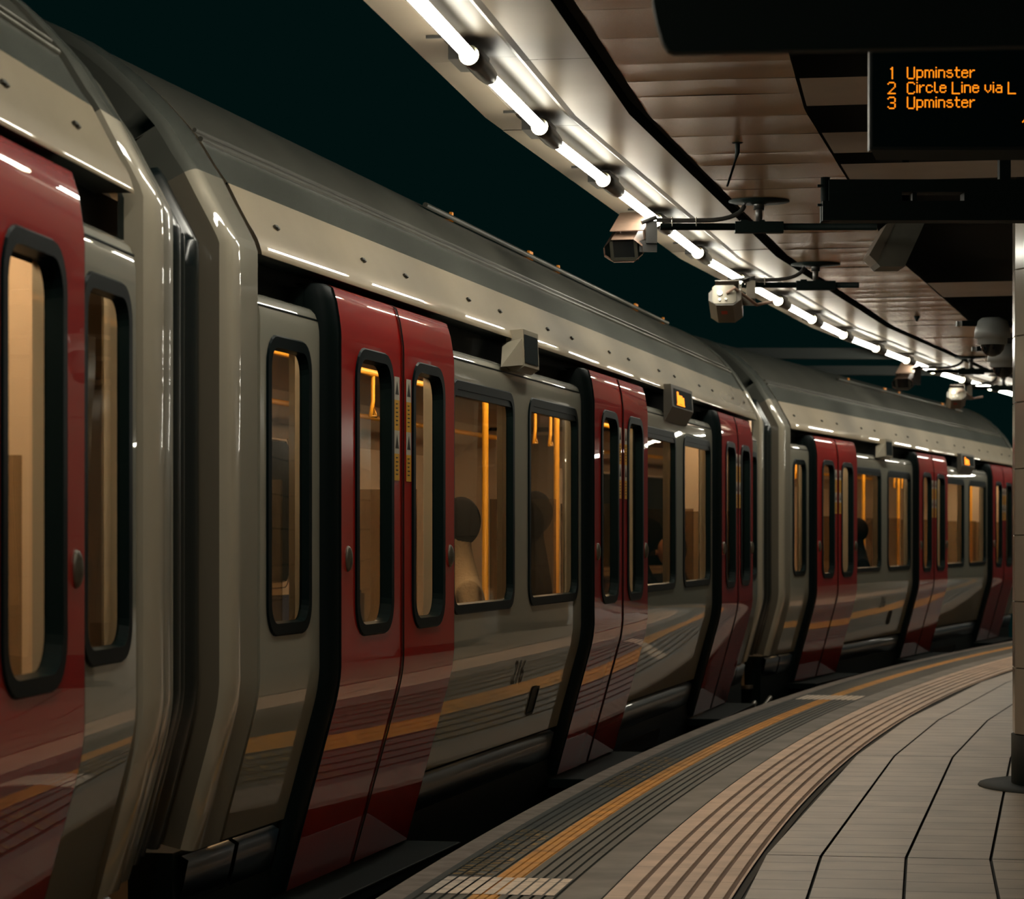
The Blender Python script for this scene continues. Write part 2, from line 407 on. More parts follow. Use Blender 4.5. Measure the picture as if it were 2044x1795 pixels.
# cross beams over the track
for k, (Y, x0, x1, yy, hh) in enumerate(((28.6, 1500, 1800, 706, .055), (30.8, 1640, 1900, 740, .05))):
    p0 = pix(x0, yy, Y); p1 = pix(x1, yy, Y)
    bm = bmesh.new(); box(bm, p0.x-2.5, p1.x, Y-.08, Y+.08, p0.z-hh, p0.z+hh)
    o = tag(obj('track_beam', bm, M['void']), ('higher' if k == 0 else 'lower')+' dark cross beam spanning above the roof of the far car', 'beam')
M['beamgrey'] = mat('beam_paint', (.06, .07, .065), .6)
for o in COL.objects:
    if o.name.startswith('track_beam'): o.data.materials[0] = M['beamgrey']

# ------------------------------------------------------------------ fluorescent tube lamps
def make_lamp():
    e = empty('tube_lamp', (0, 0, 0), 0)
    L = 1.29; r = .024
    bm = bmesh.new()
    ps = [(x, 0, 0) for x in (0, .02, L-.03, L-.015, L-.006, L)]
    tube(bm, ps, [r, r, r, r*.93, r*.7, r*.25], 20)
    for f in bm.faces:
        f.normal_update()
        if f.calc_center_median().z > .50*r: f.material_index = 1
    obj('tube', bm, [M['tube'], M['unlit_top']], e)
    # holder: fat sleeve with a waist and a saddle up to the tray
    bm = bmesh.new()
    tube(bm, [(L-.05, 0, 0), (L-.045, 0, 0), (L+.09, 0, 0), (L+.15, 0, 0), (L+.30, 0, 0), (L+.40, 0, 0), (L+.438, 0, 0)], [.028, .036, .036, .038, .038, .034, .026], 16)
    box(bm, L+.02, L+.30, -.02, .09, .0, .05)
    obj('lamp_holder', bm, M['holder'], e)
    bm = bmesh.new()
    n = 18
    for x, ra, rb in ((L-.052, .029, .037),):
        v0 = [bm.verts.new((x, ra*math.cos(t*2*PI/n), ra*math.sin(t*2*PI/n))) for t in range(n)]
        v1 = [bm.verts.new((x-.004, rb*math.cos(t*2*PI/n), rb*math.sin(t*2*PI/n))) for t in range(n)]
        v2 = [bm.verts.new((x+.008, rb*math.cos(t*2*PI/n), rb*math.sin(t*2*PI/n))) for t in range(n)]
        for t in range(n):
            u = (t+1) % n; bm.faces.new((v0[t], v0[u], v1[u], v1[t])); bm.faces.new((v1[t], v1[u], v2[u], v2[t]))
    obj('ring', bm, M['ring'], e)
    bm = bmesh.new(); box(bm, L-.16, L-.15, .045, .14, .045, .056); obj('bracket', bm, M['holder'], e)
    return e
lamp0 = None; nl = 0
ORD = {0: 'cut by the top edge of the picture', 1: 'second from the top of the visible row', 2: 'third from the top of the row', 3: 'fourth, left of the nearest security camera bar',
       4: 'just right of the nearest security camera', 5: 'above the second security camera'}
lamps = []
for k in range(-8, 36):
    a = 17.44+TP*k
    if a < 3 or a > 78: continue
    p = facet(a, .33, CAMH+1.762); q = facet(a+TP, .33, CAMH+1.762); d = q-p
    if lamp0 is None: lamp0 = make_lamp(); o = lamp0
    else: o = copy_tree(lamp0)
    o.location = p; o.rotation_euler = (0, 0, math.atan2(d.y, d.x)); o['category'] = 'lamp'; o['group'] = 'row of tube lamps under the platform soffit'
    if 0 <= k <= 5: o['label'] = 'lit fluorescent tube lamp under the soffit, '+ORD[k]
    elif 6 <= k <= 10: o['label'] = 'lit fluorescent tube lamp beyond the second security camera, number %s along from it' % ('one', 'two', 'three', 'four', 'five')[k-6]
    elif k > 10: o['label'] = 'one of the small far lit tube lamps beyond the third security camera'
    else: o['label'] = 'lit tube lamp of the soffit row nearer than the picture shows'
    lamps.append(o)

# ------------------------------------------------------------------ the train car
BL = [(0, -.45), (0, -.49), (.003, -.53), (.0085, -.57), (.0165, -.61), (.0265, -.65), (.0375, -.69), (.0525, -.746), (.081, -.85), (.115, -.973), (.140, -1.065)]
BU = [(0, .74), (.001, .78), (.006, .815), (.018, .845), (.038, .866), (.07, .875), (.14, .875)]
DL = BL[:-1]+[(.164, -1.152), (.186, -1.23), (.219, -1.35)]
DU = [(0, .76), (.001, .79), (.007, .84), (.017, .90), (.034, .953), (.055, .965), (.10, .968)]
CT = [(.002, .998), (.0, 1.002), (.0035, 1.016), (.009, 1.034), (.017, 1.055), (.029, 1.078), (.048, 1.107), (.089, 1.182), (.126, 1.254)]
RB = [(.126, 1.254), (.149, 1.285), (.172, 1.318), (.205, 1.372), (.232, 1.415)]
RF = [(.236, 1.420), (.291, 1.484), (.355, 1.553), (.43, 1.622), (.508, 1.685), (.60, 1.745), (.72, 1.802), (.85, 1.845), (1.0, 1.882), (1.2, 1.912), (1.46, 1.925)]
RF = RF+[(2.92-a, b) for a, b in RF[-2::-1]]
def zz(z): return z+CAMH
def sheet(bm, prof, ss, dy=0, mi=0, smooth=True, mirror=False):
    rows = [[(s, (2.92-(y+dy)) if mirror else y+dy, zz(z)) for y, z in prof] for s in ss]
    return grid(bm, rows, mi, smooth=smooth)
def holed_panel(bm, s0, s1, z0, z1, holes, y, mi=0):
    es = []
    def loop(pts):
        vs = [bm.verts.new((s, y, zz(z))) for s, z in pts]
        return [bm.edges.new((vs[i], vs[(i+1) % len(vs)])) for i in range(len(vs))]
    es += loop([(s0, z0), (s1, z0), (s1, z1), (s0, z1)])
    for h in holes: es += loop(h)
    r = bmesh.ops.triangle_fill(bm, use_beauty=True, use_dissolve=False, edges=es)
    for g in r['geom']:
        if isinstance(g, bmesh.types.BMFace):
            g.material_index = mi
            g.normal_update()
            if g.normal.y > 0: g.normal_flip()
def window_frame(bm, s0, s1, z0, z1, r, y, depth, wd=.035, mi=0):
    L = [(rrect(s0, s1, z0, z1, r), y), (rrect(s0+.006, s1-.006, z0+.006, z1-.006, r-.005), y-.007), (rrect(s0+wd, s1-wd, z0+wd, z1-wd, r-wd*.8), y-.007),
         (rrect(s0+wd+.006, s1-wd-.006, z0+wd+.006, z1-wd-.006, r-wd*.8), y+depth)]
    V = [[bm.verts.new((s, yy, zz(z))) for s, z in lp] for lp, yy in L]
    n = len(V[0])
    for i in range(len(V)-1):
        for t in range(n):
            f = bm.faces.new((V[i][t], V[i][(t+1) % n], V[i+1][(t+1) % n], V[i+1][t])); f.material_index = mi; f.smooth = False
def pane(s0, s1, z0, z1, r, y, parent, name='glass'):
    bm = bmesh.new(); bm.faces.new([bm.verts.new((s, y, zz(z))) for s, z in rrect(s0, s1, z0, z1, r)])
    return obj(name, bm, M['glass'], parent)

WZ0, WZ1 = -.353, .727
DOORS = (-5.2, 0.0, 5.2)
WIN = []
for g in (-5.2, 0.0): WIN += [(g+1.10, g+2.43), (g+2.77, g+4.10)]
ENDW = [(-6.854, -6.307), (6.307, 6.854)]
def make_car():
    car = empty('subway_car', (0, 0, 0))
    # white body side
    bm = bmesh.new()
    spans = [(-6.92, -6.19), (-4.21, -.99), (.99, 4.21), (6.19, 6.92)]
    allw = WIN+ENDW
    for s0, s1 in spans:
        hs = [rrect(a+.015, b-.015, WZ0+.015, WZ1-.015, .10) for a, b in allw if a > s0-.01 and b < s1+.01]
        holed_panel(bm, s0, s1, -.45, .74, hs, 0)
        ns = [s0+(s1-s0)*i/8 for i in range(9)]
        sheet(bm, BL, ns); sheet(bm, BU, ns)
        for sx in (s0, s1):                                   # return faces at door openings
            rows = [[(sx, y, zz(z)), (sx, y+.10, zz(z))] for y, z in BL[::-1]+BU[:-1]]
            grid(bm, rows)
    # far side of the body, plain
    sheet(bm, BL[::-1]+BU, [-6.92, 6.92], mirror=True)
    obj('body_panel', bm, M['body'], car)
    # thin seam line below the top edge
    for s0, s1 in spans:
        bm = bmesh.new(); box(bm, s0, s1, .0045, .012, zz(.818), zz(.824)); obj('panel_seam', bm, M['rubber'], car)
    # cantrail panel
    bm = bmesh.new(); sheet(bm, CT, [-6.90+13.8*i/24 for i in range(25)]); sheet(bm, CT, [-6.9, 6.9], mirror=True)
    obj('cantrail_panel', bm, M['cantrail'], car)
    bm = bmesh.new(); ns = [-6.9+13.8*i/12 for i in range(13)]
    sheet(bm, RB, ns); sheet(bm, RB, [-6.9, 6.9], mirror=True)
    box(bm, -6.9, 6.9, .130, .134, zz(1.249), zz(1.256), 1)
    obj('roof_band', bm, [M['roofband'], M['rubber']], car)
    bm = bmesh.new(); sheet(bm, RF, ns)
    tube(bm, [(-6.9, .228, zz(1.413)), (6.9, .228, zz(1.413))], .010, 8); tube(bm, [(-6.9, .250, zz(1.446)), (6.9, .250, zz(1.446))], .008, 8)
    tube(bm, [(-2.6, .50, zz(1.705)), (5.2, .50, zz(1.705))], .014, 8)
    obj('roof', bm, M['roof'], car)
    for k, s in enumerate((-1.9, .1, 1.0, 3.9, 5.2)):         # orange roof markers
        bm = bmesh.new(); box(bm, s, s+(.10 if k % 2 else .035), .53, .545, zz(1.70), zz(1.752)); obj('roof_marker', bm, M['orange'], car)
    # recess behind the door heads
    bm = bmesh.new(); grid(bm, [[(s, .115, zz(.73)), (s, .115, zz(1.01)), (s, .40, zz(1.01))] for s in (-7.26, 7.26)])
    grid(bm, [[(s, .001, zz(1.0005)), (s, .14, zz(1.0005))] for s in (-6.9, 6.9)])
    for d in DOORS:                                             # dark door openings behind the leaves
        for sa, sb in ((d-1.0, d-.88), (d+.88, d+1.0)): sheet(bm, DL[::-1]+BU[:4], [sa, sb], dy=.02)
        box(bm, d-1.0, d+1.0, .06, .12, zz(.76), zz(.95))
    obj('door_track_recess', bm, M['black'], car)
    # fasteners on the cantrail
    for i in range(15):
        s = -6.55+i*.93+(0.25 if i % 2 else 0)
        bm = bmesh.new(); t = Matrix.Translation((s, .058, zz(1.135))) @ Matrix.Rotation(-.5, 4, 'X')
        box(bm, -.022, .014, -.006, .004, -.004, .006, 0, t); box(bm, .0, .024, -.006, .004, -.010, -.001, 0, t)
        obj('panel_fastener', bm, M['dark'], car)
    # ends: collar, round corner, bellows
    full = [(y, z) for y, z in BL[::-1]]+[(0, .74), (0, .9), (0, 1.0), (.01, 1.03), (.026, 1.062), (.050, 1.107), (.091, 1.182), (.128, 1.254)]+RB[1:]+RF
    half = len(full)
    closed = full+[(2.92-y, z) for y, z in full[:-len(RF)][::-1]]
    nrm = []
    for i, (y, z) in enumerate(closed):
        a = closed[max(0, i-1)]; b = closed[min(len(closed)-1, i+1)]
        t = Vector((b[0]-a[0], b[1]-a[1])); t.normalize(); nrm.append((t.y, -t.x))      # inwards
    def ring(d): return [(y+n[0]*d, z+n[1]*d) for (y, z), n in zip(closed, nrm)]
    for sg in (-1, 1):
        BS = [(7.48, .13), (7.51, .09)] if sg > 0 else [(7.30, .12), (7.33, .10), (7.36, .075), (7.40, .07), (7.43, .08), (7.45, .12), (7.48, .12), (7.50, .075)]
        for nm, steps, mm in (('end_collar', [(6.975, .06), (6.975, -.008), (7.24, -.008), (7.262, -.004), (7.28, .008), (7.292, .026)], M['endframe']),
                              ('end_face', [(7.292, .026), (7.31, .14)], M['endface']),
                              ('gangway_frame', [(7.30, .05), (7.32, .022), (7.345, .014), (7.45, .014), (7.475, .022), (7.49, .05), (7.49, .10)], M['flange']),
                              ('gangway_bellows', BS+[(7.53, .065), (7.57, .055), (7.60, .07), (7.62, .12), (7.65, .12), (7.67, .07), (7.72, .055), (7.76, .06), (7.79, .12), (7.82, .12), (7.835, .10)], M['bellows'])):
            if nm == 'gangway_frame' and sg < 0: continue
            bm = bmesh.new(); rows = []
            for s, d in steps:
                ra, rb = ring(d), ring(d+(.09 if nm == 'gangway_bellows' else 0))
                rows.append([(sg*s, *((a[0], zz(a[1])) if a[1] < 1.25 else (b[0], zz(b[1])))) for a, b in zip(ra, rb)])
            V = [[bm.verts.new(p) for p in r] for r in rows]
            # the upper part of the collar carries the roof colour
            for i in range(len(V)-1):
                for jx in range(len(V[0])-1):
                    q = (V[i][jx], V[i+1][jx], V[i+1][jx+1], V[i][jx+1]); f = bm.faces.new(q if sg < 0 else q[::-1])
                    f.smooth = nm != 'end_collar' or i > 0
                    if nm in ('end_collar', 'end_face') and min(closed[jx][1], closed[jx+1][1]) >= 1.25: f.material_index = 1
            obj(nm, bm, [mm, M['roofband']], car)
        bm = bmesh.new(); grid(bm, [[(sg*ss, y, zz(z)) for y, z in ring(.05)] for ss in (6.90, 6.99)])
        obj('collar_groove', bm, M['black'], car)
    # windows
    for (a, b) in WIN+ENDW:
        bm = bmesh.new(); e = (a, b) in ENDW
        window_frame(bm, a, b, WZ0, WZ1, .11, -.001, .028, .045)
        if not e:                                               # hopper top light bar
            box(bm, a+.05, b-.05, -.004, .02, zz(WZ1-.075), zz(WZ1-.045))
        wf = obj('window', bm, M['frame'], car)
        pane(a+.045, b-.045, WZ0+.045, WZ1-.045, .07, .02, wf)
    # doors
    for d in DOORS:
        for sg in (-1, 1):
            s0, s1 = (d+.006, d+.908) if sg > 0 else (d-.908, d-.006)
            w0, w1 = (d+.1515, d+.7212) if sg > 0 else (d-.7212, d-.1515)
            Y = -.063
            bm = bmesh.new()
            holed_panel(bm, s0, s1, -.45, .76, [rrect(w0+.015, w1-.015, -.385+.015, .745-.015, .12)], Y)
            ns = [s0+(s1-s0)*i/4 for i in range(5)]
            sheet(bm, DL, ns, dy=Y); sheet(bm, DU, ns, dy=Y)
            for sx in (s0, s1):
                grid(bm, [[(sx, y+Y, zz(z)), (sx, y+Y+.045, zz(z))] for y, z in DL[::-1]+DU], 1)
            leaf = obj('door', bm, [M['red'], M['rubber']], car)
            bm = bmesh.new(); window_frame(bm, w0, w1, -.385, .745, .13, Y-.001, .042, .045)
            obj('window_frame', bm, M['frame'], leaf)
            pane(w0+.05, w1-.05, -.335, .695, .085, Y+.036, leaf)
            # door edge rubber at the meeting line
            bm = bmesh.new(); sx = d+.006 if sg > 0 else d-.006
            pr = DL[::-1]+DU[:-1]
            grid(bm, [[(d, y+Y+.003, zz(z)), (d+sg*.022, y+Y-.003, zz(z))] for y, z in pr]); obj('edge_seal', bm, M['rubber'], leaf)
            # handle boss
            bm = bmesh.new(); sc = s1-.085 if sg > 0 else s0+.085
            bmesh.ops.create_uvsphere(bm, u_segments=14, v_segments=8, radius=1)
            for v in bm.verts: v.co = Vector((sc+v.co.x*.03, Y-.002+v.co.y*.018, zz(-.08)+v.co.z*.05))
            for f in bm.faces: f.smooth = True
            obj('door_handle', bm, M['handle'], leaf)
            # warning labels near the meeting edge
            bm = bmesh.new(); l0, l1 = (d+.055, d+.135) if sg > 0 else (d-.135, d-.055)
            for z0, z1, mi in ((.66, .565, 0), (.565, .44, 1), (.44, .345, 0), (.345, .235, 1)):
                z0, z1 = z0-.0, z1-.0
                f = bm.faces.new([bm.verts.new((a, Y-.0025, zz(b))) for a, b in ((l0, z1), (l1, z1), (l1, z0), (l0, z0))]); f.material_index = mi
                if mi == 0:
                    m_ = (l0+l1)/2
                    f = bm.faces.new([bm.verts.new((a, Y-.0032, zz(b))) for a, b in ((l0+.012, z1+.022), (l1-.012, z1+.022), (m_, z0-.015))]); f.material_index = 2
                else:
                    rr = random.Random(int(z0*1000))
                    zc = z0-.014
                    while zc > z1+.012:
                        f = bm.faces.new([bm.verts.new((a, Y-.0032, zz(b))) for a, b in ((l0+.02, zc-.005), (l1-.02-rr.uniform(0, .02), zc-.005), (l1-.02, zc), (l0+.02, zc))]); f.material_index = 2; zc -= .017
            obj('warning_label', bm, [M['wht'], M['yel'], M['dark']], leaf)
        # outer rubber seals standing beside the leaves
        for sg in (-1, 1):
            bm = bmesh.new(); sa, sb = d+sg*.91, d+sg*.988
            pr = [(y-.052, z) for y, z in DL[::-1]]+[(y-.052, z) for y, z in DU[:-1]]
            rows = []
            for y, z in pr: rows.append([(sa, y-.004, zz(z)), (sa+sg*.03, y-.004, zz(z)), (sa+sg*.06, y+.012, zz(z)), (sb, y+.04, zz(z)), (sb, y+.10, zz(z))])
            grid(bm, rows, smooth=True); obj('door_seal', bm, M['rubber'], car)
        bm = bmesh.new(); box(bm, d-1.0, d+1.0, -.068, .3, zz(-1.42), zz(-1.365)); bmesh.ops.bevel(bm, geom=bm.edges[:], offset=.004, segments=1, affect='EDGES')
        obj('door_step', bm, M['black'], car)
        bm = bmesh.new(); box(bm, d-1.0, d+1.0, -.0705, -.0665, zz(-1.372), zz(-1.367)); obj('step_edge', bm, M['sill'], car)
    # skirts and underframe
    for s0, s1 in ((-7.25, -6.75), (-6.7, -6.22), (-4.18, -1.02), (1.02, 4.18), (6.22, 6.7), (6.75, 7.25)):
        bm = bmesh.new()
        sheet(bm, [(.175, -1.085), (.15, -1.10), (.172, -1.20), (.20, -1.285), (.26, -1.30)], [s0, (s0+s1)/2, s1]); obj('skirt', bm, M['blue'], car)
    bm = bmesh.new(); sheet(bm, [(.13, -1.32), (.155, -1.43), (.24, -1.46)], [1.05, 2.6]); obj('equipment_cover', bm, M['steel'], car)
    bm = bmesh.new(); box(bm, -7.3, 7.3, .19, 2.7, zz(-1.75), zz(-1.07))
    obj('underframe', bm, M['black'], car)
    for s in (-5.0, 5.0):
        for ds in (-1.0, 1.0):
            n = 20
            for yy in (.62, 2.1):
                bm = bmesh.new()
                v0 = [bm.verts.new((s+ds+.38*math.cos(t*2*PI/n), yy, zz(-2.08)+.38*math.sin(t*2*PI/n))) for t in range(n)]
                v1 = [bm.verts.new((s+ds+.38*math.cos(t*2*PI/n), yy+.13, zz(-2.08)+.38*math.sin(t*2*PI/n))) for t in range(n)]
                for t in range(n): bm.faces.new((v0[t], v0[(t+1) % n], v1[(t+1) % n], v1[t]))
                bm.faces.new(v0); bm.faces.new(v1[::-1]); obj('wheel', bm, M['black'], car)
    for s in (7.05, 7.5, 6.5, -7.3):
        bm = bmesh.new(); tube(bm, [(s-.1, .14, zz(-1.52)), (s, .10, zz(-1.44)), (s+.12, .13, zz(-1.50)), (s+.16, .2, zz(-1.62))], .022, 8); obj('brake_pipe', bm, M['zinc'], car)
    # saloon
    bm = bmesh.new()
    box(bm, -7.4, 7.4, .26, 2.66, zz(-1.36), zz(-1.33)); obj('saloon_floor', bm, M['linfloor'], car)
    bm = bmesh.new()
    rows = [[(s, 2.78, zz(-1.33)), (s, 2.78, zz(.70)), (s, 2.45, zz(.98)), (s, .45, zz(.98)), (s, .20, zz(.80))] for s in (-7.4, 7.4)]
    grid(bm, rows)
    for sx in (-7.38, 7.38):                                    # end bulkhead pieces beside the gangway
        grid(bm, [[(sx, .32, zz(-1.33)), (sx, .32, zz(.95))], [(sx, .70, zz(-1.33)), (sx, .70, zz(.95))]])
        grid(bm, [[(sx, 2.1, zz(-1.33)), (sx, 2.1, zz(.95))], [(sx, 2.78, zz(-1.33)), (sx, 2.78, zz(.95))]])
    # inner lining between windows
    for s0, s1 in spans:
        hs = [rrect(a-.02, b+.02, WZ0-.02, WZ1+.02, .08) for a, b in allw if a > s0-.01 and b < s1+.01]
        holed_panel(bm, s0+.02, s1-.02, -.44, .73, hs, .09)
    obj('saloon_lining', bm, M['liner'], car)
    for y in (.36, .52):
        bm = bmesh.new(); box(bm, -7.2, 7.2, y-.06, y+.06, zz(.945), zz(.97)); obj('saloon_light', bm, M['saloon'], car)
    for a, b in WIN:                                            # far windows, dark tunnel outside
        bm = bmesh.new(); window_frame(bm, a, b, WZ0, WZ1, .11, 0, .01, .04)
        f = bm.faces.new([bm.verts.new((s, .01, zz(z))) for s, z in rrect(a+.05, b-.05, WZ0+.05, WZ1-.05, .07)])
        for v in bm.verts: v.co.y = 2.775-v.co.y
        obj('far_window', bm, M['gloss'], car)
    for s0, s1 in ((-4.1, -1.1), (1.1, 4.1)):
        for ya, yb, yback in ((.16, .62, .13), (2.3, 2.74, 2.68)):
            bm = bmesh.new(); box(bm, s0, s1, ya, yb, .30, .52); box(bm, s0, s1, yback, yback+.09, .52, .93)
            bmesh.ops.bevel(bm, geom=bm.edges[:], offset=.025, segments=2, affect='EDGES'); obj('seat', bm, M['moq'], car)
    for d in DOORS:
        for ds in (-1.02, 1.02):
            bm = bmesh.new(); tube(bm, [(d+ds, .55, 0), (d+ds, .55, zz(.9)), (d+ds, .60, zz(.97))], .019, 10); obj('grab_pole', bm, M['pole'], car)
            bm = bmesh.new(); box(bm, d+ds-.012, d+ds+.012, .14, .52, .55, 1.55); obj('draught_screen', bm, M['glass'], car)
    for y in (.75, 2.1):
        bm = bmesh.new(); tube(bm, [(-7, y, zz(.84)), (7, y, zz(.84))], .018, 8); obj('grab_rail', bm, M['pole'], car)
    for i in range(8):
        s = -3.9+i*.4 if i < 4 else 1.3+(i-4)*.5
        bm = bmesh.new(); tube(bm, [(s, .75, zz(.83)), (s, .75, zz(.70)), (s-.05, .75, zz(.62)), (s+.05, .75, zz(.62)), (s, .75, zz(.70))], .011, 6, caps=False); obj('hand_strap', bm, M['pole'], car)
    # camera pod and side indicator under the cantrail
    bm = bmesh.new()
    S0, S1 = -2.80, -2.44
    sec = [(.04, .835), (.03, 1.04), (-.055, 1.045), (-.062, .86), (-.02, .835)]
    va = [bm.verts.new((S0, y, zz(z))) for y, z in sec]; vb = [bm.verts.new((S1, y, zz(z))) for y, z in sec]
    bm.faces.new(va); bm.faces.new(vb[::-1])
    for i in range(5):
        k = (i+1) % 5; bm.faces.new((va[i], vb[i], vb[k], va[k]))
    w1 = [bm.verts.new(p) for p in ((S0-.26, .0, zz(.84)), (S0, -.055, zz(.865)), (S0, -.05, zz(1.0)), (S0-.05, .04, zz(.97)))]
    bm.faces.new(w1)
    pod = obj('camera_pod', bm, M['endframe'], car)
    bm = bmesh.new(); bm.faces.new([bm.verts.new(p) for p in ((S0+.012, -.0645, zz(.878)), (S1-.03, -.0645, zz(.878)), (S1-.03, -.0585, zz(1.02)), (S0+.012, -.0585, zz(1.02)))])
    obj('camera_screen', bm, M['gloss'], pod)
    bm = bmesh.new(); sec = [(.005, 1.035), (-.045, 1.035), (-.055, .885), (-.005, .79), (.005, .79)]
    va = [bm.verts.new((1.95, y, zz(z))) for y, z in sec]; vb = [bm.verts.new((2.90, y, zz(z))) for y, z in sec]
    bm.faces.new(va); bm.faces.new(vb[::-1])
    for i in range(5):
        k = (i+1) % 5; bm.faces.new((va[i], vb[i], vb[k], va[k]))
    bmesh.ops.recalc_face_normals(bm, faces=bm.faces)
    ind = obj('side_indicator', bm, M['camg'], car)
    def onf(a, b, e=.002): return (a, -.045-(1.035-b)*.0667-e, zz(b))
    bm = bmesh.new(); bm.faces.new([bm.verts.new(onf(a, b)) for a, b in ((2.04, .895), (2.84, .895), (2.84, 1.012), (2.04, 1.012))]); obj('indicator_screen', bm, M['gloss'], ind)
    bm = bmesh.new()
    for a0, b0, a1, b1 in ((2.16, .91, 2.24, .995), (2.24, .915, 2.40, .975), (2.40, .905, 2.48, .965), (2.14, .903, 2.50, .912)):
        bm.faces.new([bm.verts.new(onf(a, b, .004)) for a, b in ((a0, b0), (a1, b0), (a1, b1), (a0, b1))])
    obj('indicator_figure', bm, M['ledin'], ind)
    # hatch and number on the lower body
    def low(z):
        for i in range(len(BL)-1):
            if BL[i+1][1] <= z <= BL[i][1]:
                t = (z-BL[i][1])/(BL[i+1][1]-BL[i][1]); return BL[i][0]+(BL[i+1][0]-BL[i][0])*t
        return BL[-1][0]
    bm = bmesh.new(); outer = rrect(-2.02, -1.83, -.945, -.79, .03); inner = rrect(-2.005, -1.845, -.93, -.805, .022)
    V0 = [bm.verts.new((s, low(z)-.006, zz(z))) for s, z in outer]; V1 = [bm.verts.new((s, low(z)-.006, zz(z))) for s, z in inner]; V2 = [bm.verts.new((s, low(z)-.001, zz(z))) for s, z in inner]
    n = len(V0)
    for t in range(n):
        u = (t+1) % n; bm.faces.new((V0[t], V0[u], V1[u], V1[t])); bm.faces.new((V1[t], V1[u], V2[u], V2[t]))
    bm.faces.new(V2)
    obj('access_hatch', bm, M['rubber'], car)
    cu = bpy.data.curves.new('t', 'FONT'); cu.body = '216'; cu.size = 1; t = bpy.data.objects.new('t', cu); COL.objects.link(t)
    me = bpy.data.meshes.new_from_object(t.evaluated_get(bpy.context.evaluated_depsgraph_get())); bpy.data.objects.remove(t)
    bm = bmesh.new(); bm.from_mesh(me); x0 = min(v.co.x for v in bm.verts); x1 = max(v.co.x for v in bm.verts)
    for v in bm.verts:
        z = -.745+.125*v.co.y/.72; v.co = Vector((-2.62+.26*(v.co.x-x0)/(x1-x0), low(z)-.003, zz(z)))
    obj('car_number', bm, M['dark'], car)
    return car
M['saloon'] = mat('saloon_lamp', (1, 1, 1), .5, emit=(1.0, .76, .52), es=SALOON_E)
M['ledin'] = mat('indicator_led', (0, 0, 0), .5, emit=(1.0, .26, .01), es=2.2)
car_proto = make_car()
CARS = ((5.9175, 1.8964, .7763, 'nearest train car, cut off by the left edge, one red door leaf showing'),
        (12.4201, 2.9054, 15.9994, 'white train car with three pairs of red doors filling the middle of the picture'),
        (19.1052, 5.6657, 31.0578, 'far train car beyond the second gangway, partly hidden by the tiled column'))
cars = []
for i, (deg, p, s, lab) in enumerate(CARS):
    th = math.radians(deg); o = car_proto if i == 0 else copy_tree(car_proto)
    o.location = (s*math.sin(th)-p*math.cos(th), s*math.cos(th)+p*math.sin(th), 0); o.rotation_euler = (0, 0, PI/2-th)
    tag(o, lab, 'train car', 'cars of the train'); cars.append((o, th, p, s))
for o, sx in ((cars[0][0], -7.36), (cars[2][0], 7.36)):          # added blockers hide the outside glow at the open gangway ends
    bm = bmesh.new(); grid(bm, [[(sx, y, zz(-1.33)), (sx, y, zz(.98))] for y in (.32, 2.78)]); obj('saloon_end_blocker', bm, M['liner'], o)
def in_car(i, s, y, z):
    _, th, p, s0 = cars[i]; S = s0+s; pp = p+y
    return Vector((S*math.sin(th)-pp*math.cos(th), S*math.cos(th)+pp*math.sin(th), z))

